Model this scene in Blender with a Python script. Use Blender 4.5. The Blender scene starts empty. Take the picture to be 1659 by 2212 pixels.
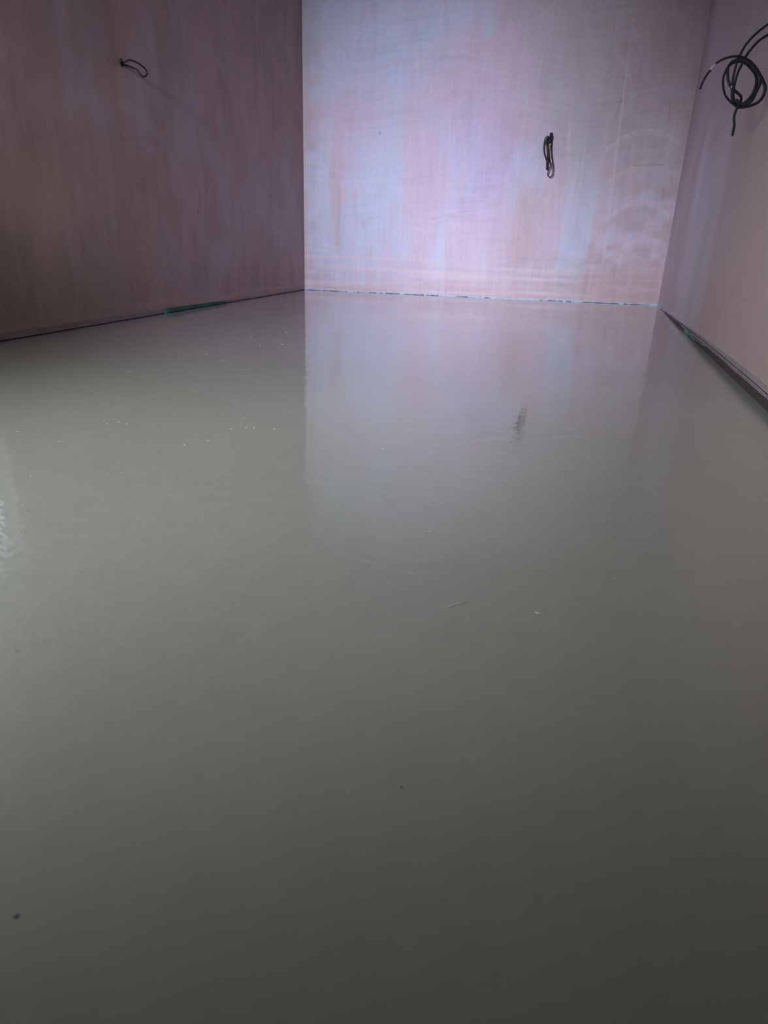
import bpy, bmesh, math, random
import numpy as np
from mathutils import Vector, Matrix

scene = bpy.context.scene
COL = scene.collection

# ---------------------------------------------------------------- camera
R_RIGHT = Vector((0.9620311785647968, 0.13194287264099927, -0.23892904768669093))
R_FWD = Vector((0.27086016405535224, -0.35366511902412173, 0.8952964621361806))
R_UP = Vector((0.03362711699113769, -0.926019471687769, -0.3759749394015105))
cam_data = bpy.data.cameras.new('camera')
cam = bpy.data.objects.new('camera', cam_data)
COL.objects.link(cam)
m = Matrix(((R_RIGHT[0], -R_RIGHT[1], -R_RIGHT[2], 0),
            (R_FWD[0], -R_FWD[1], -R_FWD[2], 0),
            (R_UP[0], -R_UP[1], -R_UP[2], 0.45),
            (0, 0, 0, 1)))
cam.matrix_world = m
cam_data.sensor_fit = 'VERTICAL'
cam_data.sensor_height = 24.0
cam_data.lens = 24.0 * 1475.85 / 2212.0
cam_data.clip_start = 0.02
scene.camera = cam

# ---------------------------------------------------------------- exposure and light
vs = scene.view_settings
vs.view_transform = 'Standard'
vs.look = 'None'
vs.gamma = 1.0
vs.use_curve_mapping = False
vs.exposure = 0.0
scene.cycles.max_bounces = 10

WORLD_COL = (0.75, 0.98, 1.0)
WORLD_STR = 6.2
WIN_POS = (-1.72, -1.13, 1.90)
BEAM_AIM, BEAM_SPREAD, BEAM_POWER, BEAM_COL = (-1.0, 5.7, 0.42), 38, 15.4, (0.97, 0.95, 1.30)
PATCH_AIM, PATCH_SPREAD, PATCH_POWER, PATCH_COL = (-0.56, 1.93, 0.0), 52, 11.8, (0.95, 1.0, 1.04)

world = bpy.data.worlds.new('world')
scene.world = world
world.use_nodes = True
wn = world.node_tree.nodes
wl = world.node_tree.links
bg = wn['Background']
bg.inputs['Color'].default_value = (*WORLD_COL, 1)
bg.inputs['Strength'].default_value = WORLD_STR

def area_light(name, pos, aim, sx, sy, power, col, spread=180):
    ld = bpy.data.lights.new(name, 'AREA')
    ld.shape = 'RECTANGLE'; ld.size = sx; ld.size_y = sy
    ld.energy = power; ld.color = col; ld.spread = math.radians(spread)
    o = bpy.data.objects.new(name, ld); COL.objects.link(o)
    o.location = pos
    o.rotation_euler = (Vector(aim) - Vector(pos)).to_track_quat('-Z', 'Y').to_euler()
    return o
# daylight entering by the high window in the wall behind the camera: a narrow spread keeps it
# in a beam along the room; the second lamp is an added fill that brightens a floor patch
area_light('window_daylight_beam', WIN_POS, BEAM_AIM, 0.42, 0.32, BEAM_POWER, BEAM_COL, BEAM_SPREAD)
area_light('floor_patch_fill', WIN_POS, PATCH_AIM, 0.42, 0.32, PATCH_POWER, PATCH_COL, PATCH_SPREAD)
# ---------------------------------------------------------------- helpers
def link_mesh(name, me, mats, parent=None, smooth=False):
    o = bpy.data.objects.new(name, me)
    COL.objects.link(o)
    for mt in (mats if isinstance(mats, (list, tuple)) else [mats]):
        me.materials.append(mt)
    if smooth:
        for p in me.polygons: p.use_smooth = True
    if parent: o.parent = parent
    return o
def obj(name, bm, mat, parent=None, smooth=False):
    me = bpy.data.meshes.new(name)
    bmesh.ops.recalc_face_normals(bm, faces=bm.faces)
    bm.to_mesh(me); bm.free()
    return link_mesh(name, me, mat, parent, smooth)
def tag(o, label=None, cat=None, group=None, kind=None):
    if label: o['label'] = label
    if cat: o['category'] = cat
    if group: o['group'] = group
    if kind: o['kind'] = kind
    return o
def empty(name, loc):
    o = bpy.data.objects.new(name, None); COL.objects.link(o); o.location = loc
    o.empty_display_size = 0.05
    return o
def add_box(bm, lo, hi):
    v = [bm.verts.new((x, y, z)) for x in (lo[0], hi[0]) for y in (lo[1], hi[1]) for z in (lo[2], hi[2])]
    for f in ((0,1,3,2),(4,6,7,5),(0,4,5,1),(2,3,7,6),(0,2,6,4),(1,5,7,3)):
        bm.faces.new([v[i] for i in f])
def catmull(pts, n=8):
    P = [Vector(p) for p in pts]
    P = [P[0]*2 - P[1]] + P + [P[-1]*2 - P[-2]]
    out = []
    for i in range(1, len(P)-2):
        a, b, c, d = P[i-1], P[i], P[i+1], P[i+2]
        for k in range(n):
            t = k/n
            out.append(0.5*((2*b) + (c-a)*t + (2*a-5*b+4*c-d)*t*t + (3*b-a-3*c+d)*t**3))
    out.append(P[-2])
    return out
def tube(bm, pts, rx, ry=None, seg=12, flat_dir=None, n=8, taper=None):
    """round or flat (rx by ry) cable along a smooth path"""
    ry = ry or rx
    C = catmull(pts, n)
    rings = []
    ref = Vector(flat_dir) if flat_dir else None
    prev = None
    for i, p in enumerate(C):
        t = (C[min(i+1, len(C)-1)] - C[max(i-1, 0)]).normalized()
        if ref: u = (ref - t*ref.dot(t))
        elif prev: u = prev - t*prev.dot(t)
        else: u = t.orthogonal()
        if u.length < 1e-5: u = prev or t.orthogonal()
        u = u.normalized(); prev = u; v = t.cross(u)
        s = taper(i/(len(C)-1)) if taper else 1
        rings.append([bm.verts.new(p + u*math.cos(a)*rx*s + v*math.sin(a)*ry*s)
                      for a in [2*math.pi*k/seg for k in range(seg)]])
    for a, b in zip(rings, rings[1:]):
        for k in range(seg):
            bm.faces.new((a[k], a[(k+1) % seg], b[(k+1) % seg], b[k]))
    bm.faces.new(rings[0][::-1]); bm.faces.new(rings[-1])

# ---- node helpers
def new_mat(name):
    mt = bpy.data.materials.new(name); mt.use_nodes = True
    nt = mt.node_tree
    return mt, nt, nt.nodes['Principled BSDF']
def nd(nt, typ, **kw):
    n = nt.nodes.new(typ)
    for k, v in kw.items(): setattr(n, k, v)
    return n
def mapped(nt, scale, rot=(0,0,0)):
    tc = nd(nt, 'ShaderNodeTexCoord'); mp = nd(nt, 'ShaderNodeMapping')
    mp.inputs['Scale'].default_value = scale; mp.inputs['Rotation'].default_value = rot
    nt.links.new(tc.outputs['Object'], mp.inputs['Vector'])
    return mp.outputs['Vector']
def noise(nt, vec, scale, detail=4, rough=0.55, dist=0.0):
    n = nd(nt, 'ShaderNodeTexNoise')
    n.inputs['Scale'].default_value = scale; n.inputs['Detail'].default_value = detail
    n.inputs['Roughness'].default_value = rough; n.inputs['Distortion'].default_value = dist
    nt.links.new(vec, n.inputs['Vector'])
    return n.outputs['Fac']
def ramp(nt, fac, stops):
    r = nd(nt, 'ShaderNodeValToRGB')
    e = r.color_ramp.elements
    e[0].position, e[0].color = stops[0][0], (*stops[0][1], 1)
    e[1].position, e[1].color = stops[-1][0], (*stops[-1][1], 1)
    for p, c in stops[1:-1]:
        x = e.new(p); x.color = (*c, 1)
    nt.links.new(fac, r.inputs['Fac'])
    return r.outputs['Color']
def mixc(nt, a, b, fac, mode='MIX'):
    x = nd(nt, 'ShaderNodeMix', data_type='RGBA', blend_type=mode)
    for s, v in ((x.inputs[6], a), (x.inputs[7], b)):
        if isinstance(v, tuple): s.default_value = (*v, 1)
        else: nt.links.new(v, s)
    if isinstance(fac, float): x.inputs[0].default_value = fac
    else: nt.links.new(fac, x.inputs[0])
    return x.outputs[2]
def math_n(nt, op, a, b):
    x = nd(nt, 'ShaderNodeMath', operation=op)
    for s, v in zip(x.inputs, (a, b)):
        if isinstance(v, (int, float)): s.default_value = v
        else: nt.links.new(v, s)
    return x.outputs[0]
def bump(nt, h, strength, dist, bsdf, normal=None):
    b = nd(nt, 'ShaderNodeBump')
    b.inputs['Strength'].default_value = strength; b.inputs['Distance'].default_value = dist
    nt.links.new(h, b.inputs['Height'])
    if normal: nt.links.new(normal, b.inputs['Normal'])
    if bsdf: nt.links.new(b.outputs['Normal'], bsdf.inputs['Normal'])
    return b.outputs['Normal']
def plain(name, col, rough=0.6, spec=0.4, vary=0.12, nscale=30):
    mt, nt, b = new_mat(name)
    f = noise(nt, mapped(nt, (1,1,1)), nscale)
    lo = tuple(c*(1-vary) for c in col); hi = tuple(min(1, c*(1+vary)) for c in col)
    nt.links.new(ramp(nt, f, [(0.3, lo), (0.7, hi)]), b.inputs['Base Color'])
    b.inputs['Roughness'].default_value = rough
    b.inputs['Specular IOR Level'].default_value = spec
    return mt

# ---------------------------------------------------------------- materials
def plaster_mat():
    """gypsum skim coat: stain colour from the wall's own stain layer, trowel streaks, satin polish"""
    mt, nt, b = new_mat('gypsum_skim_plaster')
    at = nd(nt, 'ShaderNodeVertexColor', layer_name='stain_and_light')
    st = noise(nt, mapped(nt, (11, 11, 1.6)), 1.0, 6, 0.62, 1.1)
    streak = ramp(nt, st, [(0.3, (0.93, 0.92, 0.93)), (0.5, (1.0, 1.0, 1.0)), (0.75, (1.06, 1.05, 1.05))])
    st2 = noise(nt, mapped(nt, (42, 42, 2.6)), 1.0, 4, 0.6, 0.8)
    streak = mixc(nt, streak, ramp(nt, st2, [(0.3, (0.97, 0.967, 0.97)), (0.7, (1.025, 1.025, 1.025))]), 1.0, 'MULTIPLY')
    fine = noise(nt, mapped(nt, (1, 1, 1)), 90, 4, 0.7)
    fn = ramp(nt, fine, [(0.3, (0.94, 0.93, 0.93)), (0.7, (1.06, 1.06, 1.06))])
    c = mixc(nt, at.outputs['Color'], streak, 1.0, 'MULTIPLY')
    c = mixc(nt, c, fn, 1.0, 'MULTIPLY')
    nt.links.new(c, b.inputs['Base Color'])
    rg = math_n(nt, 'MULTIPLY_ADD', st, 0.25)
    nt.nodes[-1].inputs[2].default_value = 0.38
    nt.links.new(rg, b.inputs['Roughness'])
    b.inputs['Specular IOR Level'].default_value = 0.35
    h1 = noise(nt, mapped(nt, (9, 9, 1.2)), 1.0, 4, 0.6, 0.4)
    n1 = bump(nt, h1, 0.25, 0.004, None)
    h2 = noise(nt, mapped(nt, (1, 1, 1)), 120, 3, 0.6)
    bump(nt, h2, 0.25, 0.0008, b, n1)
    return mt
def screed_mat():
    """freshly poured screed: wet, grey, mirror smooth with small ripples"""
    mt, nt, b = new_mat('wet_screed')
    big = noise(nt, mapped(nt, (1, 1, 1)), 1.3, 3, 0.5, 0.3)
    c1 = ramp(nt, big, [(0.3, (0.335, 0.335, 0.290)), (0.7, (0.375, 0.374, 0.327))])
    sm = noise(nt, mapped(nt, (1, 1, 1)), 26, 4, 0.6)
    c2 = ramp(nt, sm, [(0.3, (0.97, 0.97, 0.97)), (0.7, (1.03, 1.03, 1.03))])
    nt.links.new(mixc(nt, c1, c2, 1.0, 'MULTIPLY'), b.inputs['Base Color'])
    b.inputs['Roughness'].default_value = 0.38
    b.inputs['Specular IOR Level'].default_value = 0.5
    b.inputs['Coat Weight'].default_value = 1.0
    b.inputs['Coat IOR'].default_value = 1.7
    b.inputs['Coat Roughness'].default_value = 0.01
    # water-thin top skin: float ripples drawn across the room, slow swell, fine grain
    h1 = noise(nt, mapped(nt, (4, 24, 1), (0, 0, 0.16)), 1.0, 3, 0.6, 0.9)
    n1 = bump(nt, h1, 1.0, 0.00018, None)
    h2 = noise(nt, mapped(nt, (1, 1, 1)), 3.5, 2, 0.5)
    n2 = bump(nt, h2, 1.0, 0.00035, None, n1)
    h3 = noise(nt, mapped(nt, (0.9, 1.2, 1)), 21, 2, 0.5, 0.2)
    h5 = noise(nt, mapped(nt, (0.7, 1.5, 1)), 75, 2, 0.5, 0.3)
    zone = ramp(nt, noise(nt, mapped(nt, (1, 1, 1)), 1.1, 2, 0.5), [(0.40, (0.2, 0.2, 0.2)), (0.60, (1, 1, 1))])
    n3 = bump(nt, math_n(nt, 'MULTIPLY', h3, zone), 1.0, 0.0011, None, n2)
    n5 = bump(nt, math_n(nt, 'MULTIPLY', h5, zone), 1.0, 0.00006, None, n3)
    nt.links.new(n5, b.inputs['Coat Normal'])
    # the paste below it is lumpier
    h4 = noise(nt, mapped(nt, (1, 1, 1)), 33, 4, 0.6, 0.2)
    n4 = bump(nt, h4, 1.0, 0.0010, None)
    nt.links.new(n4, b.inputs['Normal'])
    return mt
M = dict(
    plaster=plaster_mat(), screed=screed_mat(),
    bead=plain('pale_lilac_base_strip', (0.36, 0.29, 0.31), 0.7, 0.3, 0.18, 14),
    foam_pale=plain('pale_blue_edge_foam', (0.55, 0.66, 0.72), 0.6, 0.3, 0.2, 60),
    foam_dark=plain('dark_edge_foam', (0.075, 0.06, 0.06), 0.8, 0.2, 0.25, 50),
    foam_slate=plain('slate_edge_foam', (0.14, 0.15, 0.20), 0.7, 0.3, 0.25, 50),
    gap=plain('dark_gap', (0.012, 0.012, 0.018), 0.9, 0.1),
    green=plain('green_membrane', (0.035, 0.17, 0.10), 0.55, 0.4, 0.45, 9),
    green_bright=plain('bright_green_membrane', (0.06, 0.28, 0.19), 0.5, 0.4, 0.3, 30),
    cable=plain('slate_black_cable_sheath', (0.014, 0.014, 0.028), 0.5, 0.4, 0.2),
    cable_thin=plain('thin_grey_cable_sheath', (0.012, 0.010, 0.014), 0.55, 0.3, 0.2),
    tip=plain('black_taped_end', (0.010, 0.010, 0.016), 0.55, 0.4),
    wrap=plain('pale_pink_bared_core', (0.72, 0.60, 0.56), 0.6, 0.3),
    sleeve=plain('olive_yellow_sleeve', (0.30, 0.27, 0.10), 0.6, 0.3),
    copper=plain('copper_end', (0.35, 0.16, 0.08), 0.4, 0.5),
    white=plain('white_window_paint', (0.7, 0.7, 0.7), 0.4, 0.4, 0.04),
    crumb=plain('pale_plaster_crumb', (0.60, 0.59, 0.57), 0.6, 0.3, 0.1, 200),
)
mt, nt, b = new_mat('window_glass')
for n in list(nt.nodes):
    if n != nt.nodes.get('Material Output'): nt.nodes.remove(n)
tr = nd(nt, 'ShaderNodeBsdfTransparent'); gl = nd(nt, 'ShaderNodeBsdfGlossy'); fr = nd(nt, 'ShaderNodeFresnel'); mx = nd(nt, 'ShaderNodeMixShader')
gl.inputs['Roughness'].default_value = 0.01
nt.links.new(fr.outputs[0], mx.inputs[0]); nt.links.new(tr.outputs[0], mx.inputs[1]); nt.links.new(gl.outputs[0], mx.inputs[2])
nt.links.new(mx.outputs[0], nt.nodes['Material Output'].inputs['Surface'])
M['glass'] = mt

# ---------------------------------------------------------------- the room
LX = -2.236            # left wall plane at its near end
BL = Vector((-2.2505, 5.5964, 0)); BR = Vector((0.5813, 6.0471, 0))
L0 = Vector((-2.2299, 2.2812, 0)); R0 = Vector((0.5781, 2.2535, 0))
NEAR_Y = -1.3
def on_line(A, B, y):
    t = (y - A.y)/(B.y - A.y); return A + (B - A)*t
LN = on_line(L0, BL, NEAR_Y); RN = on_line(R0, BR, NEAR_Y)
CEIL = 2.42
inner = Vector((-0.8, 3.0, 0))

rng = np.random.default_rng(7)
def vnoise(u, v, su, sv, seed):
    """smooth value noise on wall coordinates (u along, v up), cell sizes su and sv"""
    r = np.random.default_rng(seed)
    G = r.random((64, 64))
    x = u/su + 17.3; y = v/sv + 5.7
    xi = np.floor(x).astype(int); yi = np.floor(y).astype(int)
    fx = x - xi; fy = y - yi
    fx = fx*fx*(3-2*fx); fy = fy*fy*(3-2*fy)
    g = lambda a, b: G[a % 64, b % 64]
    return ((g(xi, yi)*(1-fx) + g(xi+1, yi)*fx)*(1-fy) + (g(xi, yi+1)*(1-fx) + g(xi+1, yi+1)*fx)*fy)
def sstep(a, b, x):
    t = np.clip((x-a)/(b-a), 0, 1); return t*t*(3-2*t)
def line_mask(u, v, pts, w):
    """soft stroke of half width w along a polyline"""
    d = np.full(u.shape, 9.0)
    for (x0, y0), (x1, y1) in zip(pts, pts[1:]):
        L2 = (x1-x0)**2 + (y1-y0)**2
        t = np.clip(((u-x0)*(x1-x0) + (v-y0)*(y1-y0))/L2, 0, 1)
        d = np.minimum(d, np.hypot(u-x0-t*(x1-x0), v-y0-t*(y1-y0)))
    return np.exp(-(d/w)**2)
def arc_pts(a, m_, b, n=9):
    out = []
    for k in range(n):
        t = k/(n-1)
        out.append((a[0]*(1-t)*(1-t) + 2*m_[0]*t*(1-t) + b[0]*t*t, a[1]*(1-t)*(1-t) + 2*m_[1]*t*(1-t) + b[1]*t*t))
    return out

def plaster_wall(name, A, B, z0, paint, step=0.014, hole=None, bottom=None, skip_hole=None):
    """solid wall from A to B; the room face is a grid carrying the stain layer, ragged along its lower edge"""
    d = (B - A); L = d.length; d = d.normalized()
    N = Vector((-d.y, d.x, 0))
    if N.dot(inner - A) < 0: N = -N
    us = np.linspace(0, L, max(2, int(L/step)+1)); vsn = np.linspace(0, 1, int(CEIL/step)+1)
    if hole:   # snap grid lines to the opening
        for e in hole[:2]: us[np.argmin(abs(us-e))] = e
        for e in hole[2:]: vsn[np.argmin(abs(vsn-e/CEIL))] = e/CEIL
    U, V = np.meshgrid(us, vsn, indexing='ij')
    zb = z0(U) if callable(z0) else np.full(U.shape, z0)
    Z = zb + (CEIL - zb)*V
    if hole:
        Z = V*CEIL + zb*np.clip(1 - V*CEIL/0.3, 0, 1)
    nu, nv = U.shape
    relief = 0.0016*(vnoise(U, Z, 0.35, 0.5, 3) + 0.5*vnoise(U, Z, 0.09, 0.3, 4))
    P = np.zeros((nu, nv, 3))
    for k in range(3):
        P[..., k] = A[k] + d[k]*U + N[k]*relief*(np.minimum(1, (Z-zb)/0.02))
    P[..., 2] = Z
    verts = P.reshape(-1, 3)
    idx = np.arange(nu*nv).reshape(nu, nv)
    a = idx[:-1, :-1]; b_ = idx[1:, :-1]; c = idx[1:, 1:]; e = idx[:-1, 1:]
    F = np.stack([a, b_, c, e], -1)
    if hole:
        uc = (us[:-1]+us[1:])/2; zc = (vsn[:-1]+vsn[1:])/2*CEIL
        keep = ~((uc[:, None] > hole[0]) & (uc[:, None] < hole[1]) & (zc[None] > hole[2]) & (zc[None] < hole[3]))
        F = F[keep]
    F = F.reshape(-1, 4)
    if d.cross(Vector((0, 0, 1))).dot(N) < 0: F = F[:, ::-1]
    # backing solid: boxes behind the face
    bt = 0.12
    ex = []
    def slab(u0, u1, z0_, z1_, n0=0.0005, n1=bt):
        base = len(verts) + len(ex)
        for u in (u0, u1):
            for n in (n0, n1):
                for z in (z0_, z1_):
                    p = A + d*u - N*n; ex.append((p.x, p.y, z))
        return [[base+i for i in f] for f in ((0,1,3,2),(4,6,7,5),(0,4,5,1),(2,3,7,6),(0,2,6,4),(1,5,7,3))]
    fb = []
    if hole:
        fb += slab(0, hole[0], 0.0, CEIL) + slab(hole[1], L, 0.0, CEIL) + slab(hole[0], hole[1], 0.0, hole[2]) + slab(hole[0], hole[1], hole[3], CEIL)
    else:
        fb += slab(0, L, 0.0, CEIL)
    allv = [tuple(p) for p in verts] + ex
    faces = F.tolist() + fb
    me = bpy.data.meshes.new(name)
    me.from_pydata(allv, [], faces); me.update()
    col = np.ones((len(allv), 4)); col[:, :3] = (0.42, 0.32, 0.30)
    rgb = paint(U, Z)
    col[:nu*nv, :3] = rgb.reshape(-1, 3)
    ca = me.color_attributes.new('stain_and_light', 'FLOAT_COLOR', 'POINT')
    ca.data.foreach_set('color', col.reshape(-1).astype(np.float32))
    o = link_mesh(name, me, M['plaster'])
    for p in me.polygons[:len(F)]: p.use_smooth = True
    tag(o, kind='structure')
    return o, d, N

PINK = np.array((0.66, 0.56, 0.62)); BLUE = np.array((0.59, 0.65, 0.74)); BROWN = np.array((0.44, 0.325, 0.27)); OLIVE = np.array((0.43, 0.40, 0.32)); PALE = np.array((0.74, 0.66, 0.63))
def lerp(a, b, t): return a*(1-t[..., None]) + b*t[..., None]

# measured cable paths (metres)
COIL_A = [(0.5318, 3.1621, 1.2078), (0.5092, 3.189, 1.1959), (0.4801, 3.2261, 1.1752), (0.4593, 3.2532, 1.1509), (0.4509, 3.2645, 1.1311), (0.4461, 3.2732, 1.1149), (0.442, 3.2829, 1.0894), (0.4414, 3.289, 1.0675), (0.4421, 3.2938, 1.038), (0.446, 3.2936, 1.0073), (0.4516, 3.2895, 0.9828), (0.463, 3.2751, 0.9589), (0.4758, 3.2561, 0.9475)]
COIL_B = [(0.54, 3.1376, 1.1679), (0.5145, 3.1772, 1.1609), (0.4925, 3.213, 1.15), (0.4761, 3.2416, 1.1301), (0.4665, 3.2603, 1.1118), (0.4609, 3.273, 1.0917), (0.4549, 3.2848, 1.0711), (0.4517, 3.2912, 1.0444), (0.4517, 3.2911, 1.0138), (0.4558, 3.2833, 0.9817), (0.469, 3.2609, 0.9543), (0.4835, 3.2355, 0.9525)]
COIL_C1 = [(0.3441, 3.4321, 1.0385), (0.3481, 3.4264, 1.0585), (0.3526, 3.42, 1.0721), (0.36, 3.4092, 1.087), (0.368, 3.3977, 1.098)]
COIL_C0 = [(0.3676, 3.3983, 1.1005), (0.3728, 3.3909, 1.1086), (0.3821, 3.3775, 1.117)]
COIL_C2 = [(0.3821, 3.3775, 1.117), (0.397, 3.3482, 1.1221), (0.4207, 3.3083, 1.1227), (0.4434, 3.2735, 1.1162), (0.4656, 3.2436, 1.1016), (0.4876, 3.2175, 1.0778), (0.5107, 3.192, 1.0478), (0.5278, 3.1753, 1.0197), (0.5398, 3.164, 0.9929), (0.5382, 3.1687, 0.9666), (0.5276, 3.1822, 0.9506), (0.5052, 3.209, 0.9435), (0.4766, 3.2425, 0.9443), (0.4548, 3.2659, 0.9599), (0.4283, 3.2979, 0.9916), (0.4147, 3.3149, 1.028), (0.4106, 3.3223, 1.0602), (0.417, 3.3182, 1.0876), (0.4321, 3.3041, 1.1008), (0.453, 3.2821, 1.1017), (0.4736, 3.2586, 1.0886), (0.4958, 3.2296, 1.062), (0.5092, 3.2091, 1.0375), (0.5126, 3.1992, 1.013), (0.5086, 3.1975, 0.9854), (0.4977, 3.2052, 0.9638), (0.4811, 3.2226, 0.9529), (0.4606, 3.249, 0.9666)]
COIL_D = [(0.4469, 3.2681, 1.107), (0.4272, 3.2936, 1.1034), (0.4189, 3.313, 1.0865), (0.428, 3.3135, 1.0489), (0.4421, 3.3058, 1.0236), (0.4591, 3.286, 1.0046), (0.4757, 3.2565, 0.9841), (0.4776, 3.2408, 0.9675), (0.4721, 3.2354, 0.9479), (0.4659, 3.2378, 0.9318), (0.4653, 3.2425, 0.9087), (0.4719, 3.245, 0.8851), (0.4741, 3.2556, 0.8526)]
COIL_E = [(0.4498, 3.2591, 1.1085), (0.4744, 3.2284, 1.0927), (0.4974, 3.2087, 1.0692), (0.5179, 3.1942, 1.0391), (0.5234, 3.1948, 1.0143), (0.517, 3.2015, 0.9837), (0.508, 3.2023, 0.9587), (0.486, 3.2186, 0.9499), (0.4615, 3.2435, 0.9693)]
BACK_1 = [(-0.388, 5.8928, 1.1796), (-0.3958, 5.8688, 1.16), (-0.4118, 5.8586, 1.1677), (-0.4259, 5.8564, 1.1559), (-0.431, 5.8556, 1.1275), (-0.4296, 5.8558, 1.0913), (-0.4222, 5.857, 1.0525), (-0.4068, 5.8594, 1.0189), (-0.3954, 5.8613, 0.9956)]
BACK_2 = [(-0.3891, 5.8926, 1.177), (-0.3984, 5.8651, 1.1595), (-0.4109, 5.8588, 1.1485), (-0.4129, 5.8585, 1.1227), (-0.4027, 5.8601, 1.0919), (-0.3945, 5.8614, 1.0401), (-0.3937, 5.8615, 1.0009), (-0.3894, 5.8622, 0.9457)]
BACK_3 = [(-0.3849, 5.8933, 1.1771), (-0.3965, 5.8748, 1.1401), (-0.3964, 5.8581, 1.1047), (-0.3906, 5.857, 1.0527), (-0.3802, 5.8586, 1.0138), (-0.3672, 5.8607, 0.9774), (-0.3682, 5.8605, 0.9616), (-0.3767, 5.8592, 0.9376), (-0.3813, 5.8584, 0.9163), (-0.3722, 5.8599, 0.9006), (-0.3573, 5.8623, 0.8957), (-0.3465, 5.864, 0.9132), (-0.3454, 5.8641, 0.9463), (-0.3537, 5.8628, 0.9882), (-0.3678, 5.8606, 1.0402), (-0.3762, 5.8613, 1.0922), (-0.3772, 5.8778, 1.1328), (-0.385, 5.8933, 1.1732)]
BACK_5 = [(-0.3873, 5.8929, 1.1783), (-0.3949, 5.8694, 1.1523), (-0.4007, 5.8685, 1.1187), (-0.3957, 5.8693, 1.054), (-0.3931, 5.8697, 1.0017), (-0.3878, 5.8706, 0.9477)]
BACK_4 = [(-0.3935, 5.8464, 1.1162), (-0.388, 5.8472, 1.106), (-0.3882, 5.8472, 1.0957), (-0.3807, 5.8484, 1.0804)]
LOOP = [(-2.2402, 3.2991, 1.1603), (-2.2171, 3.2779, 1.1534), (-2.2006, 3.2759, 1.1588), (-2.187, 3.2778, 1.1642), (-2.1758, 3.2981, 1.1646), (-2.167, 3.3215, 1.1605), (-2.1607, 3.3483, 1.1522), (-2.157, 3.3683, 1.1423), (-2.1557, 3.3742, 1.1297), (-2.1569, 3.364, 1.1168), (-2.1607, 3.3468, 1.1109), (-2.1671, 3.3382, 1.1162), (-2.176, 3.3397, 1.1262), (-2.1873, 3.3369, 1.1382), (-2.2009, 3.3205, 1.1434), (-2.2172, 3.303, 1.1484), (-2.2402, 3.3027, 1.1516)]
STUB = [(-2.2402, 3.2964, 1.1544), (-2.224, 3.2699, 1.1567), (-2.22, 3.2692, 1.1613), (-2.216, 3.2724, 1.1597)]
W1 = [(-1.418, 2.876), (-1.285, 2.686), (-1.348, 3.111), (-1.212, 2.755), (-1.37, 2.389), (-1.252, 2.288), (-1.415, 1.967), (-1.14, 2.934)]
W2 = [(-1.098, 1.402), (-1.074, 1.383), (-1.06, 1.409), (-1.032, 1.401), (-1.077, 1.218), (-1.218, 1.25), (-0.969, 1.009)]
W3 = [(-0.781, 1.46), (-0.753, 1.482), (-0.735, 1.489), (-0.685, 1.496), (-0.8, 1.565), (-0.813, 1.299), (-0.782, 1.347)]
W4 = [(-0.392, 1.435), (-0.24, 1.537), (-0.1, 1.317), (-0.192, 1.016), (-0.512, 2.287), (-0.417, 3.01), (0.296, 2.956), (0.099, 0.944), (0.105, 1.114), (-0.003, 0.805)]
PIT = [(-0.825, 1.086), (-0.757, 1.043), (-0.875, 0.883), (-0.504, 1.441), (-0.216, 1.145), (-0.62, 0.707), (-0.684, 0.782), (-0.563, 0.523), (-0.097, 0.457), (-0.324, 0.258)]
SPL = [(-0.121, 0.777), (-0.115, 0.783), (-0.108, 0.792), (-0.101, 0.797), (-0.096, 0.804)]
R1 = [(-0.317, 0.885), (-0.286, 0.881)]
R2 = [(-0.273, 0.877), (-0.231, 0.869)]
R3 = [(-0.199, 0.863), (-0.169, 0.857)]

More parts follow.
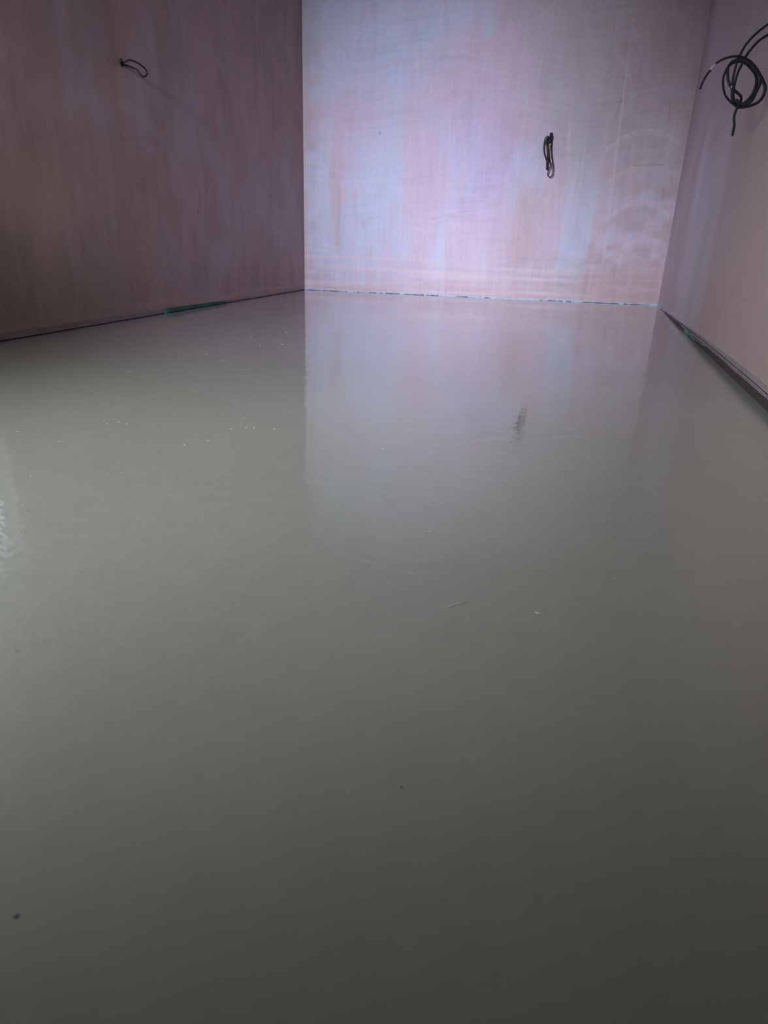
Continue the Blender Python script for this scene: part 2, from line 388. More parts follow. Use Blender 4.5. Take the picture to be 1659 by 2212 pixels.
def swirl(c, u, z, seed, n, u0, u1, z0, z1, tone, amt, lo=0.12, hi=0.45):
    """faint curved float marks"""
    r = random.Random(seed)
    for _ in range(n):
        x, y = r.uniform(u0, u1), r.uniform(z0, z1); L = r.uniform(lo, hi); a = r.uniform(-.9, .9) + (math.pi/2 if r.random() < .65 else 0)
        dx, dy = L*math.cos(a), L*math.sin(a); k = r.uniform(-.35, .35)
        P_ = arc_pts((x, y), (x+dx/2-dy*k, y+dy/2+dx*k), (x+dx, y+dy), 7)
        m_ = line_mask(u, z, P_, r.uniform(0.006, 0.03))
        c = lerp(c, tone, amt*r.uniform(.4, 1)*m_*(0.4+0.6*vnoise(u, z, 0.06, 0.1, seed)))
    return c
def paint_back(u, z):
    c = np.zeros(u.shape + (3,)) + PINK
    # upright trowel bands low down, broad drying patches above, cross strokes everywhere
    w_ = u + 0.05*(vnoise(u, z, 0.3, 0.3, 9) - .5)
    band = 0.5*vnoise(w_, z, 0.17, 0.8, 11) + 0.3*vnoise(w_, z, 0.055, 0.7, 12) + 0.2*vnoise(w_, z, 0.018, 0.5, 14)
    patch = 0.6*vnoise(u, z, 0.42, 0.36, 13) + 0.4*vnoise(u, z, 0.13, 0.10, 10)
    lowf = sstep(1.5, 1.0, z)
    mixv = band*(0.35+0.4*lowf) + patch*(0.65-0.4*lowf)
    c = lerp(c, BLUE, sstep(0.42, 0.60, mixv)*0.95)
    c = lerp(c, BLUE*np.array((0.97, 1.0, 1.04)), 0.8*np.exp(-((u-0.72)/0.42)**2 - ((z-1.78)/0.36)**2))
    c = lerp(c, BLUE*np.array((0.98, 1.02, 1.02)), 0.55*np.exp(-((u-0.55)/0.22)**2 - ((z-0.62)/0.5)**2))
    c = lerp(c, PINK*np.array((1.0, .95, 1.0)), 0.7*np.exp(-((u-0.42)/0.25)**2 - ((z-1.30)/0.20)**2))
    c = lerp(c, PINK*np.array((1.0, .94, .98)), 0.75*np.exp(-((u-1.22)/0.22)**2 - ((z-1.32)/0.28)**2))
    c = lerp(c, np.array((0.59, 0.56, 0.74)), 0.75*np.exp(-((u-1.42)/0.28)**2 - ((z-0.95)/0.32)**2))
    # duller skim on the right hand third and along both edges, painted light falloff at the top right
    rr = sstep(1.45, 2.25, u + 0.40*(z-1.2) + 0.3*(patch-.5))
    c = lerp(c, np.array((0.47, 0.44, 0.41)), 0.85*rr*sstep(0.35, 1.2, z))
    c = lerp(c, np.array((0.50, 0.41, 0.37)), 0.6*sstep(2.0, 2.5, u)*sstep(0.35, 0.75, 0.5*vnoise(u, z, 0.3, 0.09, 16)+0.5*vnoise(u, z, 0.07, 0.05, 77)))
    c = lerp(c, np.array((0.43, 0.34, 0.33)), 0.75*sstep(2.1, 2.6, u + 0.2*(patch-.5))*sstep(1.15, 1.75, z))  # browner top right: light falling off, put into the plaster colour
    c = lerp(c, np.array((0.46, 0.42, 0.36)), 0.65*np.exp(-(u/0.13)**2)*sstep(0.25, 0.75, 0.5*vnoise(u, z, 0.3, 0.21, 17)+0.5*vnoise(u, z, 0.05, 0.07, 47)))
    c = lerp(c, np.array((0.62, 0.53, 0.47)), 0.8*np.exp(-(u/0.018)**2))
    c = lerp(c, np.array((0.56, 0.45, 0.42)), 0.6*np.exp(-((u-0.27)/0.05)**2)*sstep(0.15, 0.4, z)*sstep(1.2, 0.7, z)*vnoise(u, z, 0.05, 0.3, 23)*1.5)
    c = lerp(c, np.array((0.60, 0.47, 0.43)), 0.70*np.exp(-((u-1.76)/0.13)**2)*sstep(0.15, 0.4, z)*sstep(0.95, 0.7, z))
    c = lerp(c, np.array((0.60, 0.44, 0.42)), 0.60*np.exp(-((u-1.66)/0.14)**2 - ((z-1.24)/0.13)**2))
    c = lerp(c, np.array((0.63, 0.50, 0.48)), 0.85*sstep(0.30, 0.04, z)*(0.35+0.65*vnoise(u, z, 0.6, 0.07, 18)))
    c = lerp(c, np.array((0.50, 0.40, 0.34)), 0.55*sstep(1.7, 2.4, u)*sstep(0.42, 0.15, z)*vnoise(u, z, 0.7, 0.05, 24)*1.4)
    hz = sstep(0.40, 0.22, z)*vnoise(u, z, 0.7, 0.022, 19)
    c = lerp(c, PALE*np.array((1, .98, 1.02)), 0.8*sstep(0.3, 0.8, hz))
    c = lerp(c, BROWN*1.2, 0.25*sstep(0.42, 0.2, z)*sstep(0.55, 0.8, vnoise(u, z, 0.5, 0.018, 48))*sstep(1.2, 2.0, u))
    c = swirl(c, u, z, 9, 70, 0.05, 2.8, 0.05, 2.0, PALE*np.array((.97, .97, 1.02)), 0.28, 0.1, 0.4)
    c = swirl(c, u, z, 10, 60, 0.05, 2.8, 0.05, 2.0, BROWN*1.15, 0.20, 0.08, 0.3)
    fs = 0.5*vnoise(w_, z, 0.028, 0.35, 71) + 0.5*vnoise(w_, z, 0.011, 0.22, 72)
    c = c*(1 + 0.06*(fs-.5)*(0.3+0.7*lowf))[..., None]
    c = lerp(c, PALE*np.array((.98, .98, 1.03)), 0.32*lowf*sstep(0.62, 0.9, 0.6*vnoise(w_, z, 0.05, 0.6, 73)+0.4*vnoise(w_, z, 0.02, 0.3, 74)))
    # cross strokes of the trowel, faint, short and slanting
    cs = vnoise(u + 0.35*z, z - 0.12*u, 0.22, 0.014, 25)*vnoise(u, z, 0.3, 0.2, 26)
    c = c*(1 - 0.06*sstep(0.30, 0.6, cs)[..., None])
    cs = vnoise(u, z + 0.2*u, 0.16, 0.018, 27)*vnoise(u, z, 0.25, 0.25, 28)
    c = c*(1 + 0.045*sstep(0.35, 0.6, cs)[..., None])
    # lap seam, second seam, and the fanned trowel arcs beside it
    w = 0.55 + 0.45*vnoise(u, z, 0.5, 0.16, 21)
    c = lerp(c, PALE*1.02, 0.62*w*(0.35+0.65*sstep(1.9, 1.3, z))*line_mask(u, z, [(2.36, 2.42), (2.36, 1.85), (2.374, 1.16), (2.394, 0.30)], 0.0065))
    c = lerp(c, PALE*0.97, 0.34*w*line_mask(u, z, [(1.116, 2.42), (1.13, 1.2), (1.152, 0.05)], 0.011))
    for i, (a, mm, b2) in enumerate([((2.30, 1.10), (2.56, 1.33), (2.83, 1.14)), ((2.34, 0.88), (2.58, 1.07), (2.84, 0.94)),
                      ((2.38, 0.62), (2.60, 0.88), (2.83, 0.66)), ((2.40, 0.34), (2.62, 0.56), (2.84, 0.46)), ((2.1, 1.36), (2.3, 1.5), (2.55, 1.40)),
                      ((2.32, 1.36), (2.6, 1.58), (2.84, 1.42)), ((1.78, 1.24), (1.9, 1.50), (2.2, 1.5)), ((1.9, 1.72), (2.2, 1.9), (2.5, 1.78))]):
        for k in range(2):
            off = 0.02*k
            c = lerp(c, PALE, ((0.50 if i < 4 else 0.16) - 0.14*k)*w*line_mask(u, z, arc_pts((a[0], a[1]-off), (mm[0], mm[1]-off), (b2[0], b2[1]-off)), 0.0065))
        c = lerp(c, BROWN*1.15, 0.13*vnoise(u, z, 0.1, 0.05, 60+i)*line_mask(u, z, arc_pts((a[0], a[1]-0.07), (mm[0], mm[1]-0.07), (b2[0], b2[1]-0.07)), 0.022))
    for (x0, z0, x1, z1) in [(2.70, 1.42, 2.715, 1.28), (2.76, 0.84, 2.765, 0.76), (2.36, 1.42, 2.33, 1.30), (2.52, 0.99, 2.72, 1.0)]:
        c = lerp(c, BROWN*0.6, 0.35*line_mask(u, z, [(x0, z0), (x1, z1)], 0.008))
    c = lerp(c, np.array((0.05, 0.05, 0.05)), 0.8*np.exp(-(((u-0.60)**2 + (z-1.165)**2)/0.006**2)))
    return c
def paint_left(u, z):       # u runs from the back corner towards the camera
    c = np.zeros(u.shape + (3,)) + np.array((0.46, 0.33, 0.33))
    w_ = u + 0.10*(vnoise(u, z, 0.35, 0.3, 30) - .5) + 0.04*(vnoise(u, z, 0.12, 0.15, 29) - .5)
    band = 0.45*vnoise(w_, z, 0.20, 0.55, 31) + 0.3*vnoise(w_, z, 0.07, 0.4, 32) + 0.25*vnoise(u, z, 0.16, 0.13, 38)
    c = lerp(c, np.array((0.40, 0.275, 0.245)), sstep(0.38, 0.66, band)*0.8)
    c = lerp(c, np.array((0.46, 0.39, 0.42)), 0.6*sstep(0.46, 0.80, 0.5*vnoise(w_, z, 0.40, 0.45, 33) + 0.5*vnoise(u, z, 0.14, 0.2, 34)))
    c = lerp(c, np.array((0.40, 0.295, 0.235)), 0.8*sstep(1.6, 3.2, u + 0.3*(vnoise(u, z, 0.3, 0.3, 37)-.5))*sstep(1.1, 0.5, z))
    c = lerp(c, np.array((0.62, 0.45, 0.37)), 0.8*sstep(2.0, 3.2, u)*sstep(0.85, 0.3, z)*sstep(0.2, 0.6, vnoise(u, z, 0.18, 0.6, 39)))  # paler low near end: light painted in where little arrives
    c = lerp(c, np.array((0.31, 0.22, 0.22)), 0.75*sstep(1.5, 2.6, u)*sstep(0.9, 1.3, z)*sstep(0.3, 0.6, vnoise(u, z, 0.25, 0.2, 40)))  # darker high near end: shade painted into the plaster
    c = lerp(c, np.array((0.62, 0.46, 0.40)), 0.55*sstep(0.10, 0.03, z)*vnoise(u, z, 0.3, 0.008, 35)*1.5)  # pale line at the foot: painted highlight of the ragged edge
    fs = 0.5*vnoise(w_ + 0.03*z, z, 0.04, 0.35, 75) + 0.5*vnoise(w_, z, 0.018, 0.25, 76)
    c = c*(1 + 0.14*(fs-.5))[..., None]
    for k in range(9):
        uu = 0.5 + 0.33*k; r = vnoise(np.array([uu]), np.array([0.3]), 0.1, 0.1, 36)[0]
        c = lerp(c, PALE*0.85, 0.14*vnoise(u, z, 0.1, 0.2, 44)*line_mask(u, z, [(uu, 0.05), (uu+0.05*r, 0.3+0.6*r)], 0.010))
    c = swirl(c, u, z, 5, 60, 0.1, 3.2, 0.1, 1.6, PALE*0.72, 0.22)
    c = swirl(c, u, z, 6, 50, 0.1, 3.2, 0.1, 1.6, BROWN*0.66, 0.26)
    c = lerp(c, PALE*0.7, 0.25*line_mask(u, z, arc_pts((1.9, 0.75), (2.0, 0.95), (2.35, 0.98)), 0.02))
    c = lerp(c, BROWN*0.7, 0.40*np.exp(-(((u-2.34)**2 + (z-1.16)**2)/0.05**2)))
    return c
def paint_right(u, z):      # u runs from the back corner towards the camera
    c = np.zeros(u.shape + (3,)) + np.array((0.58, 0.50, 0.56))
    w_ = u + 0.16*(vnoise(u, z, 0.5, 0.4, 45) - .5)
    band = 0.5*vnoise(w_, z, 0.34, 1.2, 41) + 0.3*vnoise(w_, z, 0.12, 0.9, 42) + 0.2*vnoise(u, z, 0.1, 0.12, 46)
    c = lerp(c, np.array((0.50, 0.39, 0.39)), sstep(0.32, 0.70, band)*0.9)
    c = lerp(c, np.array((0.43, 0.43, 0.42)), 0.75*np.exp(-((w_-1.80)/0.18)**2)*sstep(1.0, 0.5, z))
    c = lerp(c, np.array((0.50, 0.345, 0.325)), 0.9*sstep(1.9, 2.3, w_))
    c = lerp(c, np.array((0.47, 0.35, 0.37)), 0.5*sstep(0.7, 1.2, z))
    c = lerp(c, np.array((0.60, 0.60, 0.67)), 0.7*np.exp(-((w_-1.20)/0.13)**2)*sstep(0.4, 0.8, z)*sstep(1.25, 0.9, z))
    c = lerp(c, PALE*0.9, 0.5*sstep(0.09, 0.02, z)*vnoise(u, z, 0.12, 0.05, 43)*1.5)
    c = lerp(c, BROWN*0.7, 0.3*np.exp(-(((u-2.45)/0.10)**2 + ((z-0.93)/0.08)**2)))
    c = swirl(c, u, z, 7, 35, 0.1, 3.4, 0.05, 1.5, PALE*0.9, 0.22, 0.15, 0.6)
    c = swirl(c, u, z, 8, 25, 0.1, 3.4, 0.05, 1.5, BROWN*0.8, 0.22, 0.15, 0.6)
    return c
def paint_plain(u, z):
    return np.zeros(u.shape + (3,)) + np.array((0.50, 0.40, 0.37))

def rag(u, s, k):   # ragged lower plaster edge
    return 0.0035*(vnoise(u, u*0, 0.05, 1, s) - 0.5) + 0.003*(vnoise(u, u*0, 0.013, 1, s+1) - 0.5) + k
def left_edge(u):   # strip below the plaster widens towards the camera
    return rag(u, 51, 0.0) + 0.010 + 0.022*np.clip((u-0.3)/3.0, 0, 1.1)
def right_edge(u):
    return rag(u, 61, 0.0) + 0.012 + 0.046*sstep(0.5, 3.4, u)
def back_edge(u):
    return rag(u, 71, 0.009)*np.ones(u.shape)

WIN1 = (0.95, 2.225, 0.34, 1.0)      # low window in the left wall: y from, y to, z from, z to
uL = lambda y: (BL.y - y)/((BL - LN).normalized().y)
hl = (uL(WIN1[1]), uL(WIN1[0]), WIN1[2], WIN1[3])
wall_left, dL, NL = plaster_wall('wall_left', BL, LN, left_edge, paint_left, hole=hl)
wall_right, dR, NR = plaster_wall('wall_right', BR, RN, right_edge, paint_right)
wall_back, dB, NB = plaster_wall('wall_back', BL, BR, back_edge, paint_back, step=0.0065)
uw = (0.45, 1.25, 1.55, 2.15)       # high window in the rear wall, behind the camera
wall_front, dF, NF = plaster_wall('wall_front', LN, RN, 0.0, paint_plain, step=0.05, hole=uw)

# floor: one slab of wet screed, the near edges tuck under the walls
bm = bmesh.new()
fp = [LN + Vector((-.12, -.12, 0)), RN + Vector((.12, -.12, 0)), BR + Vector((.12, .12, 0)), BL + Vector((-.12, .12, 0))]
top = [bm.verts.new((p.x, p.y, 0)) for p in fp]; bot = [bm.verts.new((p.x, p.y, -0.06)) for p in fp]
bm.faces.new(top); bm.faces.new(bot[::-1])
for i in range(4): bm.faces.new((top[i], bot[i], bot[(i+1) % 4], top[(i+1) % 4]))
floor = tag(obj('floor', bm, M['screed']), kind='structure')
bm = bmesh.new()
top = [bm.verts.new((p.x, p.y, CEIL+.1)) for p in fp]; bot = [bm.verts.new((p.x, p.y, CEIL)) for p in fp]
bm.faces.new(top); bm.faces.new(bot[::-1])
for i in range(4): bm.faces.new((top[i], bot[i], bot[(i+1) % 4], top[(i+1) % 4]))
ceil_m = plain('ceiling_plaster', (0.50, 0.46, 0.42), 0.7, 0.2, 0.06, 2)
tag(obj('ceiling', bm, ceil_m), kind='structure')

# windows outside the picture: frame and pane
def window(name, P, d, N, w, h, z0):
    root = empty(name, P + Vector((0, 0, z0))); tag(root, kind='structure')
    W = Matrix.Translation(-root.location)
    def fbox(bm, u0, u1, a0, a1, n0, n1):
        vs_ = []
        for u in (u0, u1):
            for n in (n0, n1):
                for z in (a0, a1):
                    vs_.append(bm.verts.new(P + d*u - N*n + Vector((0, 0, z)) - root.location))
        for f in ((0,1,3,2),(4,6,7,5),(0,4,5,1),(2,3,7,6),(0,2,6,4),(1,5,7,3)): bm.faces.new([vs_[i] for i in f])
    bm = bmesh.new(); t = 0.05
    fbox(bm, 0, t, z0, z0+h, .05, .11); fbox(bm, w-t, w, z0, z0+h, .05, .11)
    fbox(bm, t, w-t, z0, z0+t, .05, .11); fbox(bm, t, w-t, z0+h-t, z0+h, .05, .11)
    obj('window_frame', bm, M['white'], root)
    bm = bmesh.new(); fbox(bm, t, w-t, z0+t, z0+h-t, .078, .084)
    obj('window_pane', bm, M['glass'], root)
window('window_1', BL + dL*hl[0], dL, NL, hl[1]-hl[0], hl[3]-hl[2], hl[2])
window('window_2', LN + dF*uw[0], dF, NF, uw[1]-uw[0], uw[3]-uw[2], uw[2])

# strips at the foot of the walls
def strip(name, A, d, N, u0, u1, z0f, z1f, n0, n1, mat, step=0.02, seed=1, parent=None, wob=0.0, world=True):
    """ribbon solid standing on the wall line; z0f/z1f give lower and upper edge, n0..n1 its thickness into the room"""
    n = max(2, int((u1-u0)/step)); us = np.linspace(u0, u1, n)
    bm = bmesh.new(); rings = []
    lo = z0f(us); hi = z1f(us); wb = wob*(vnoise(us, us*0, 0.06, 1, seed+90) - .5)
    for i, u in enumerate(us):
        p = A + d*float(u)
        fr_ = p + N*(n1+float(wb[i])); bk = p + N*n0
        rings.append([bm.verts.new((q.x, q.y, z)) for q, z in ((bk, float(lo[i])), (fr_, float(lo[i])), (fr_, float(hi[i])), (bk, float(hi[i])))])
    for a, b2 in zip(rings, rings[1:]):
        for k in range(4): bm.faces.new((a[k], a[(k+1) % 4], b2[(k+1) % 4], b2[k]))
    bm.faces.new(rings[0][::-1]); bm.faces.new(rings[-1])
    return obj(name, bm, mat, parent)
ks = lambda v: (lambda u: np.full(u.shape, v))
LL = (BL-LN).length; LR = (BR-RN).length; LB = (BR-BL).length
# left: lilac plastered strip, thin black gap under it, both a hair proud of the backing
o = strip('baseboard_left', BL, dL, NL, 0, LL, ks(0.0035), lambda u: left_edge(u)-0.0008, 0.0, 0.0008, M['bead']); tag(o, kind='structure')
g = strip('shadow_gap', BL, dL, NL, 0, LL, ks(0.0), ks(0.0036), 0.0, 0.001, M['gap'], parent=o)
# right: pale strip, dark joint, dark foam upstand with pale torn lip
def foam_top(u): return 0.002 + 0.030*sstep(0.25, 3.5, u) + (0.0035*(vnoise(u, u*0, 0.09, 1, 81)-.5) + 0.0025*(vnoise(u, u*0, 0.017, 1, 80)-.5))*sstep(.3, 1, u)
joint = lambda u: 0.0085 + 0.030*sstep(0.25, 3.5, u)
o = strip('baseboard_right', BR, dR, NR, 0, LR, lambda u: foam_top(u)*0, lambda u: right_edge(u)-0.0012, 0.0, 0.0008, M['bead']); tag(o, kind='structure')
strip('edge_foam', BR, dR, NR, 0.30, LR, ks(-0.002), foam_top, 0.0, 0.006, M['foam_dark'], step=0.015, seed=4, parent=o, wob=0.003)
strip('foam_lip', BR, dR, NR, 1.6, LR, lambda u: foam_top(u)-0.0015, lambda u: foam_top(u)+0.0035*vnoise(u, u*0, 0.03, 1, 83), 0.0, 0.0062, M['bead'], step=0.012, seed=4, parent=o, wob=0.003)
strip('dark_joint', BR, dR, NR, 0.9, LR, lambda u: joint(u), lambda u: joint(u)+0.0017+0.0012*(vnoise(u, u*0, 0.05, 1, 85)), 0.0, 0.0016, M['gap'], parent=o)
strip('pale_corner_foam', BR, dR, NR, 0.0, 0.55, ks(0.0), lambda u: 0.010+0.022*np.exp(-(u/0.12)**2)+0.008*(vnoise(u, u*0, 0.03, 1, 86)-.5), 0.0, 0.004, M['foam_pale'], step=0.01, parent=o)
# back: pale blue foam edge with dark dashes where it is missing
o = strip('baseboard_back', BL, dB, NB, 0, LB, ks(0.0), lambda u: 0.0095+0.005*(vnoise(u, u*0, 0.03, 1, 87)-.5), 0.0, 0.002, M['foam_pale'], step=0.012); tag(o, kind='structure')
for (a, b2) in [(0.0, 0.36), (0.44, 0.50), (0.545, 0.61), (0.63, 0.66), (0.68, 0.80), (0.83, 1.0), (1.02, 1.12), (1.17, 1.19), (1.26, 1.36), (1.5, 1.54), (1.93, 1.96), (1.99, 2.12), (2.15, 2.19), (2.28, 2.56), (2.6, 2.8)]:
    strip('dark_break', BL, dB, NB, a, b2, ks(0.0), lambda u: 0.0006+0.0052*vnoise(u, u*0, 0.025, 1, 88), 0.0, 0.0032, M['foam_slate'], step=0.01, parent=o)

# ---------------------------------------------------------------- things
# green membrane showing where the plaster stops short on the left wall
uy = lambda y: uL(y)
root = empty('damp_membrane', BL + dL*uL(3.83)); tag(root, 'dark green membrane strip at the foot of the left wall, above the wet floor', 'membrane')
root_off = root.location.copy()
def local(o, r):
    o.parent = r; o.matrix_parent_inverse = Matrix.Translation(-r.location); return o
u0, u1 = uL(4.20), uL(3.475)
o = strip('sheet', BL, dL, NL, u0, u1, ks(0.004), lambda u: 0.0165+0.010*(u-u0)/(u1-u0)+0.0015*(vnoise(u, u*0, 0.06, 1, 91)-.5), 0.0008, 0.004, M['green']); local(o, root)
o = strip('folded_edge', BL, dL, NL, u1-0.035, u1, ks(0.001), ks(0.0275), 0.001, 0.007, M['green_bright'], step=.01); o['label'] = 'brighter green folded end'; local(o, root)
o = strip('upper_fold', BL, dL, NL, u0, u1-0.02, lambda u: 0.0145+0.010*(u-u0)/(u1-u0), lambda u: 0.0175+0.010*(u-u0)/(u1-u0)+0.0015*(vnoise(u, u*0, 0.04, 1, 92)-.5), 0.0008, 0.006, M['green']); local(o, root)
# small torn green strip on the right
uR = lambda y: (BR.y - y)/((BR - RN).normalized().y)
root = empty('torn_membrane', BR + dR*uR(4.0)); tag(root, 'small torn bright green membrane scrap at the foot of the right wall', 'membrane')
o = strip('scrap', BR, dR, NR, uR(4.22), uR(3.82), ks(0.006), lambda u: 0.021-0.006*(u-uR(4.22))/.4+0.006*(vnoise(u, u*0, 0.05, 1, 93)-.5), 0.002, 0.0095, M['green'], step=.01); local(o, root)
o = strip('bright_end', BR, dR, NR, uR(4.24), uR(4.12), ks(0.002), lambda u: 0.024+0.006*(vnoise(u, u*0, 0.02, 1, 94)-.5), 0.002, 0.011, M['green_bright'], step=.01); o['label'] = 'bright green torn end'; local(o, root)
bm = bmesh.new()
pp = [BR + dR*uR(y) + NR*0.010 + Vector((0, 0, z)) for y, z in ((4.02, .008), (3.97, .016), (3.9, .011), (3.8, .016), (3.6, .020), (3.45, .026))]
tube(bm, pp, 0.0018, n=5, seg=6); o = obj('torn_thread', bm, M['green_bright'], None, True); local(o, root)

# cables -----------------------------------------------------------
def cable(name, pts, r, mat, root, ry=None, flat=None, label=None, n=8, taper=None):
    bm = bmesh.new(); tube(bm, pts, r, ry, 12, flat, n, taper)
    o = obj(name, bm, mat, None, True); local(o, root)
    if label: o['label'] = label
    return o
def hole(root, P, N, r, sx=1.0, sz=1.0):
    """dark drilled hole with a broken plaster rim"""
    bm = bmesh.new(); k = 18; rnd = random.Random(5)
    t = Vector((0, 0, 1)).cross(N).normalized(); up = Vector((0, 0, 1))
    a_ = [2*math.pi*i/k for i in range(k)]
    rr = [r*(1+0.25*(rnd.random()-.5)) for _ in a_]
    ring = [[bm.verts.new(P + t*math.cos(a)*q*f*sx + up*math.sin(a)*q*f*sz + N*n) for a, q in zip(a_, rr)] for f, n in ((1.0, 0.0022), (0.8, 0.0032), (0.5, 0.0021))]
    for A2, B2 in zip(ring, ring[1:]):
        for i in range(k): bm.faces.new((A2[i], A2[(i+1) % k], B2[(i+1) % k], B2[i]))
    bm.faces.new(ring[-1])
    o = obj('wall_hole', bm, M['gap'], None, True); local(o, root); o['label'] = 'dark hole in the plaster'

# left wall loop
P = Vector((-2.2355, 3.290, 1.156))
root = empty('cable_loop', P); tag(root, 'thin black cable bent in one narrow loop, sticking out of the dark left wall', 'cable')
cable('cable', LOOP, 0.0036, M['cable_thin'], root)
cable('stub', STUB, 0.0045, M['tip'], root, label='short black cut end')
hole(root, P, NL, 0.011, 1.0, 1.6)

# back wall bundle
P = Vector((-0.388, 5.893, 1.178))
root = empty('cable_bundle', P); tag(root, 'folded bundle of black cables with an olive sleeve, hanging on the pale back wall', 'cable')
cable('cable', BACK_1, 0.0037, M['cable_thin'], root)
cable('cable', BACK_3, 0.0037, M['cable_thin'], root)
o = cable('taped_tail', BACK_2, 0.0090, M['tip'], root, taper=lambda t: 0.55+0.45*min(1, t*1.6), label='thick black taped tail')
cable('cable', BACK_5, 0.0045, M['cable'], root)
cable('sleeve', BACK_4, 0.0062, M['sleeve'], root, label='olive yellow sleeve')
cable('bunched_top', [(-0.388, 5.892, 1.186), (-0.386, 5.868, 1.168), (-0.388, 5.857, 1.15), (-0.393, 5.853, 1.128)], 0.0105, M['tip'], root, taper=lambda t: 0.7+0.5*math.sin(math.pi*t))
hole(root, P + Vector((0, 0, 0.006)), NB, 0.012)

# right wall coil
P = Vector((0.579, 3.25, 1.27))
root = empty('cable_coil', P); tag(root, 'dark slate cable wound into an oval coil, hanging from the right wall', 'cable')
A0 = [(0.589, 3.02, 1.262), (0.572, 3.06, 1.240), (0.553, 3.12, 1.222)]
B0 = [(0.589, 3.00, 1.228), (0.575, 3.04, 1.205), (0.558, 3.09, 1.185)]
cable('cable', A0 + COIL_A, 0.0042, M['cable'], root)
cable('cable', B0 + COIL_B, 0.0046, M['cable'], root)
FD = (0.57, 0.42, 0.35)
cable('cable', COIL_C2, 0.0058, M['cable'], root, 0.0040)
cable('cable', COIL_D, 0.0050, M['cable'], root)
cable('cable', COIL_E, 0.0058, M['cable'], root, 0.0042)
cable('cable_tail', COIL_C1, 0.0042, M['cable'], root, label='loose end pointing down left')
cable('bared_core', COIL_C0, 0.0030, M['wrap'], root, taper=lambda t: 1.35-0.75*t, label='pale bared stretch of core')
cable('cut_tip', [COIL_D[-1], (COIL_D[-1][0]-.001, COIL_D[-1][1]+.001, COIL_D[-1][2]-.005)], 0.0034, M['copper'], root, label='brown cut tip', n=3)
cable('core_end', [(0.4435, 3.288, 1.024), (0.4425, 3.290, 1.0205), (0.4420, 3.291, 1.017)], 0.0026, M['wrap'], root, label='pale cut core', n=3)
hole(root, Vector((0.5785, 3.01, 1.245)), NR, 0.030)

# specks on the screed ---------------------------------------------
def crumb_mesh(seed):
    rnd = random.Random(seed); bm = bmesh.new()
    bmesh.ops.create_icosphere(bm, subdivisions=3, radius=1.0)
    off = Vector((rnd.random()*9, rnd.random()*9, rnd.random()*9))
    from mathutils import noise as mn
    for v in bm.verts:
        v.co *= 1 + 0.45*mn.noise(v.co*1.3 + off) + 0.15*mn.noise(v.co*3.1 + off)
        v.co.z *= 0.45
    me = bpy.data.meshes.new('plaster_crumb'); bm.to_mesh(me); bm.free()
    for p in me.polygons: p.use_smooth = True
    me.materials.append(M['crumb'])
    return me
CR = [crumb_mesh(s) for s in range(4)]
rnd = random.Random(3)
def crumb(x, y, s, label, group=None, stretch=2.0):
    s *= 0.85
    o = bpy.data.objects.new('plaster_crumb', CR[rnd.randrange(4)]); COL.objects.link(o)
    o.location = (x, y, s*0.15); o.scale = (s*stretch, s, s*0.8); o.rotation_euler = (0, 0, rnd.uniform(-.5, .5))
    tag(o, label, 'crumb', group)
w1l = ['tiny pale speck near the far left corner, leftmost of the upper four', 'tiny pale speck near the far left corner, lowest of the upper four',
       'tiny pale speck near the far left corner, farthest of all', 'tiny pale speck near the far left corner, lower right of four',
       'tiny pale speck in front of the green membrane, farther of two', 'tiny pale speck in front of the green membrane, nearer of two',
       'lone tiny pale speck nearest the left wall', "tiny pale speck just inside the left edge of the pale wall's reflection"]
w2l = ['tiny pale speck, leftmost of a row of four on the left of the floor', 'tiny pale speck, second from the left in the row of four',
       'tiny pale speck, third from the left in the row of four', 'tiny pale speck, rightmost of a row of four on the left of the floor',
       'lone tiny pale speck below the row of four, to its left', 'tiny pale speck at the left picture edge, level with the row of four',
       'tiny pale speck near the left picture edge, above the leftmost bubble pit']
w3l = ["tiny pale speck, leftmost of a row of four left of the pale wall's reflection", "tiny pale speck, second of the row of four left of the pale wall's reflection",
       "tiny pale speck, third of the row of four left of the pale wall's reflection", "tiny pale speck closest to the left edge of the pale wall's reflection",
       "tiny pale speck just behind the row of four by the pale wall's reflection", 'tiny pale speck in the middle left of the floor, left one of two',
       'tiny pale speck in the middle left of the floor, right one of two']
for W, L, s_, g_ in ((W1, w1l, 0.0024, 'specks near the far left corner'), (W2, w2l, 0.0016, 'specks on the left of the floor'), (W3, w3l, 0.0016, 'specks beside the reflection')):
    for (x, y), l in zip(W, L): crumb(x, y, s_, l, g_)
w4l = ["small pale speck left of centre in the pale wall's reflection", 'small pale speck on the floor, left of the cable bundle reflection',
       'small pale speck just below the reflection of the cable bundle', 'lone pale speck above the ridges in the middle of the floor',
       "pale speck high in the left half of the wall's reflection", 'pale speck on the wet floor close to the pale back wall',
       'pale speck on the floor by the reflected right corner', 'pale speck left of the reflected cable coil', 'pale speck above and left of the reflected cable coil',
       'largest lone pale crumb, right of the long plaster splinter']
for (x, y), l, s in zip(W4, w4l, (.0017, .0013, .0012, .0012, .0020, .0020, .0022, .0008, .0009, .0021)): crumb(x, y, s, l)
bm = bmesh.new()
tube(bm, [(x, y, 0.0006) for x, y in SPL], 0.0011, seg=8, n=6, taper=lambda t: 0.25 + 0.9*math.sin(math.pi*min(1, t*1.15+0.02))*(1 if t < .8 else (1-t)*4+.15) * (0.8+0.3*math.sin(t*23)))
tag(obj('plaster_splinter', bm, M['crumb'], None, True), 'long thin pale plaster splinter lying in the middle of the wet floor', 'splinter')
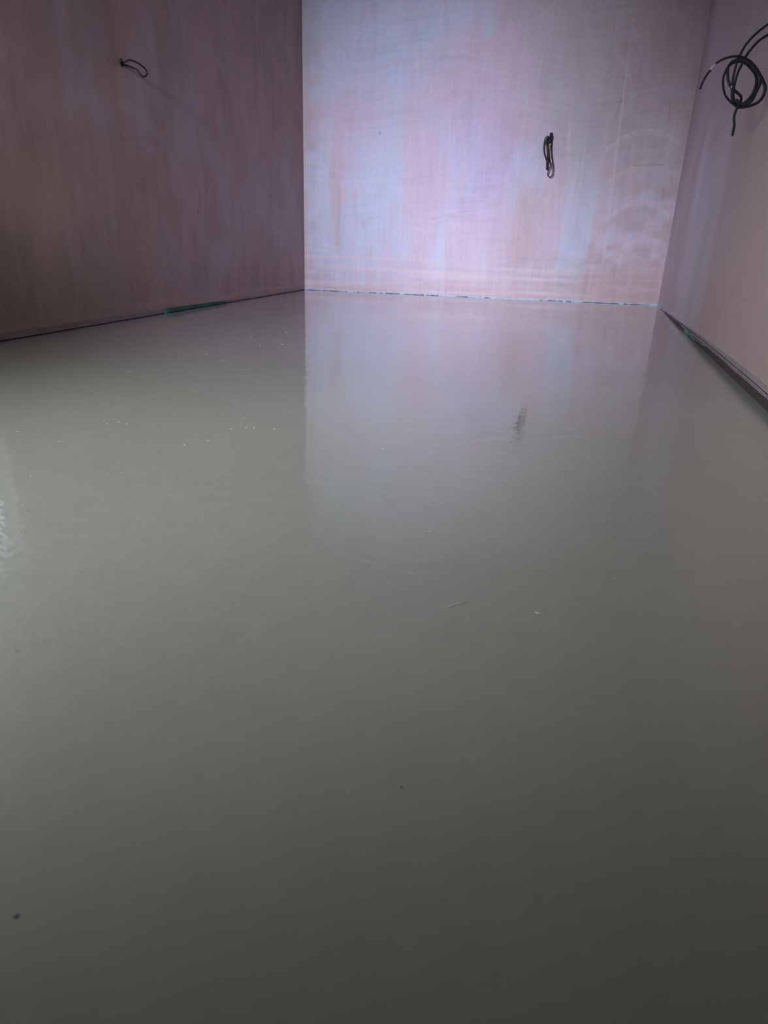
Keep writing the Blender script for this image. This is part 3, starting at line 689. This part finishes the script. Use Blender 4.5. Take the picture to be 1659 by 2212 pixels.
# drawn-out ridges left by the float
for pts in (R1, R2, R3):
    bm = bmesh.new(); (x0, y0), (x1, y1) = pts
    tube(bm, [(x0+(x1-x0)*t, y0+(y1-y0)*t+0.0006*math.sin(t*9), -0.0003) for t in (0, .25, .5, .75, 1)], 0.0006, 0.0022, 10, (0,0,1), 6, taper=lambda t: 0.3+0.7*math.sin(math.pi*t))
    o = obj('float_ridge', bm, M['screed'], None, True); o.parent = floor
# burst air bubbles: low rim round a pit
def bubble_mesh():
    bm = bmesh.new(); prof = [(0.0, -.02), (0.35, 0.03), (0.55, 0.38), (0.8, 0.45), (1.1, 0.30), (1.6, 0.06), (2.1, -.05)]
    k = 20; rings = []
    for r, z in prof[1:]:
        rings.append([bm.verts.new((r*math.cos(2*math.pi*i/k)*(1.15), r*math.sin(2*math.pi*i/k), z)) for i in range(k)])
    c = bm.verts.new((0, 0, prof[0][1]))
    for i in range(k): bm.faces.new((c, rings[0][i], rings[0][(i+1) % k]))
    for a, b2 in zip(rings, rings[1:]):
        for i in range(k): bm.faces.new((a[i], b2[i], b2[(i+1) % k], a[(i+1) % k]))
    me = bpy.data.meshes.new('air_bubble'); bmesh.ops.recalc_face_normals(bm, faces=bm.faces)
    for f in bm.faces: f.material_index = 0 if f.calc_center_median().xy.length > 0.30 else 1
    bm.to_mesh(me); bm.free()
    for p in me.polygons: p.use_smooth = True
    me.materials.append(M['screed']); me.materials.append(M['gap'])
    return me
BUB = bubble_mesh()
bl = [('burst bubble pit in the left part of the floor, farther of a close pair', .0017), ('burst bubble pit in the left part of the floor, nearer of a close pair', .0016),
      ('burst bubble pit close to the left edge of the picture, halfway down', .0017), ("small dark pit left in the pale wall's reflection, level with the cable bundle reflection", .0013),
      ("burst bubble pit at the bottom centre of the pale wall's reflection", .0014), ('low swollen bump in the left part of the floor, under the small faint pit', .0018),
      ('small faint pit in the left part of the floor, above the low swollen bump', .0010), ('faint pit at the left picture edge, below the middle', .0010),
      ('faint pit low in the centre of the floor', .0008), ('raised bubble near the bottom left corner of the picture', .0013)]
for (x, y), (l, s) in zip(PIT, bl):
    o = bpy.data.objects.new('air_bubble', BUB); COL.objects.link(o)
    o.location = (x, y, 0); o.scale = (s, s, s*0.9); tag(o, l, 'bubble')
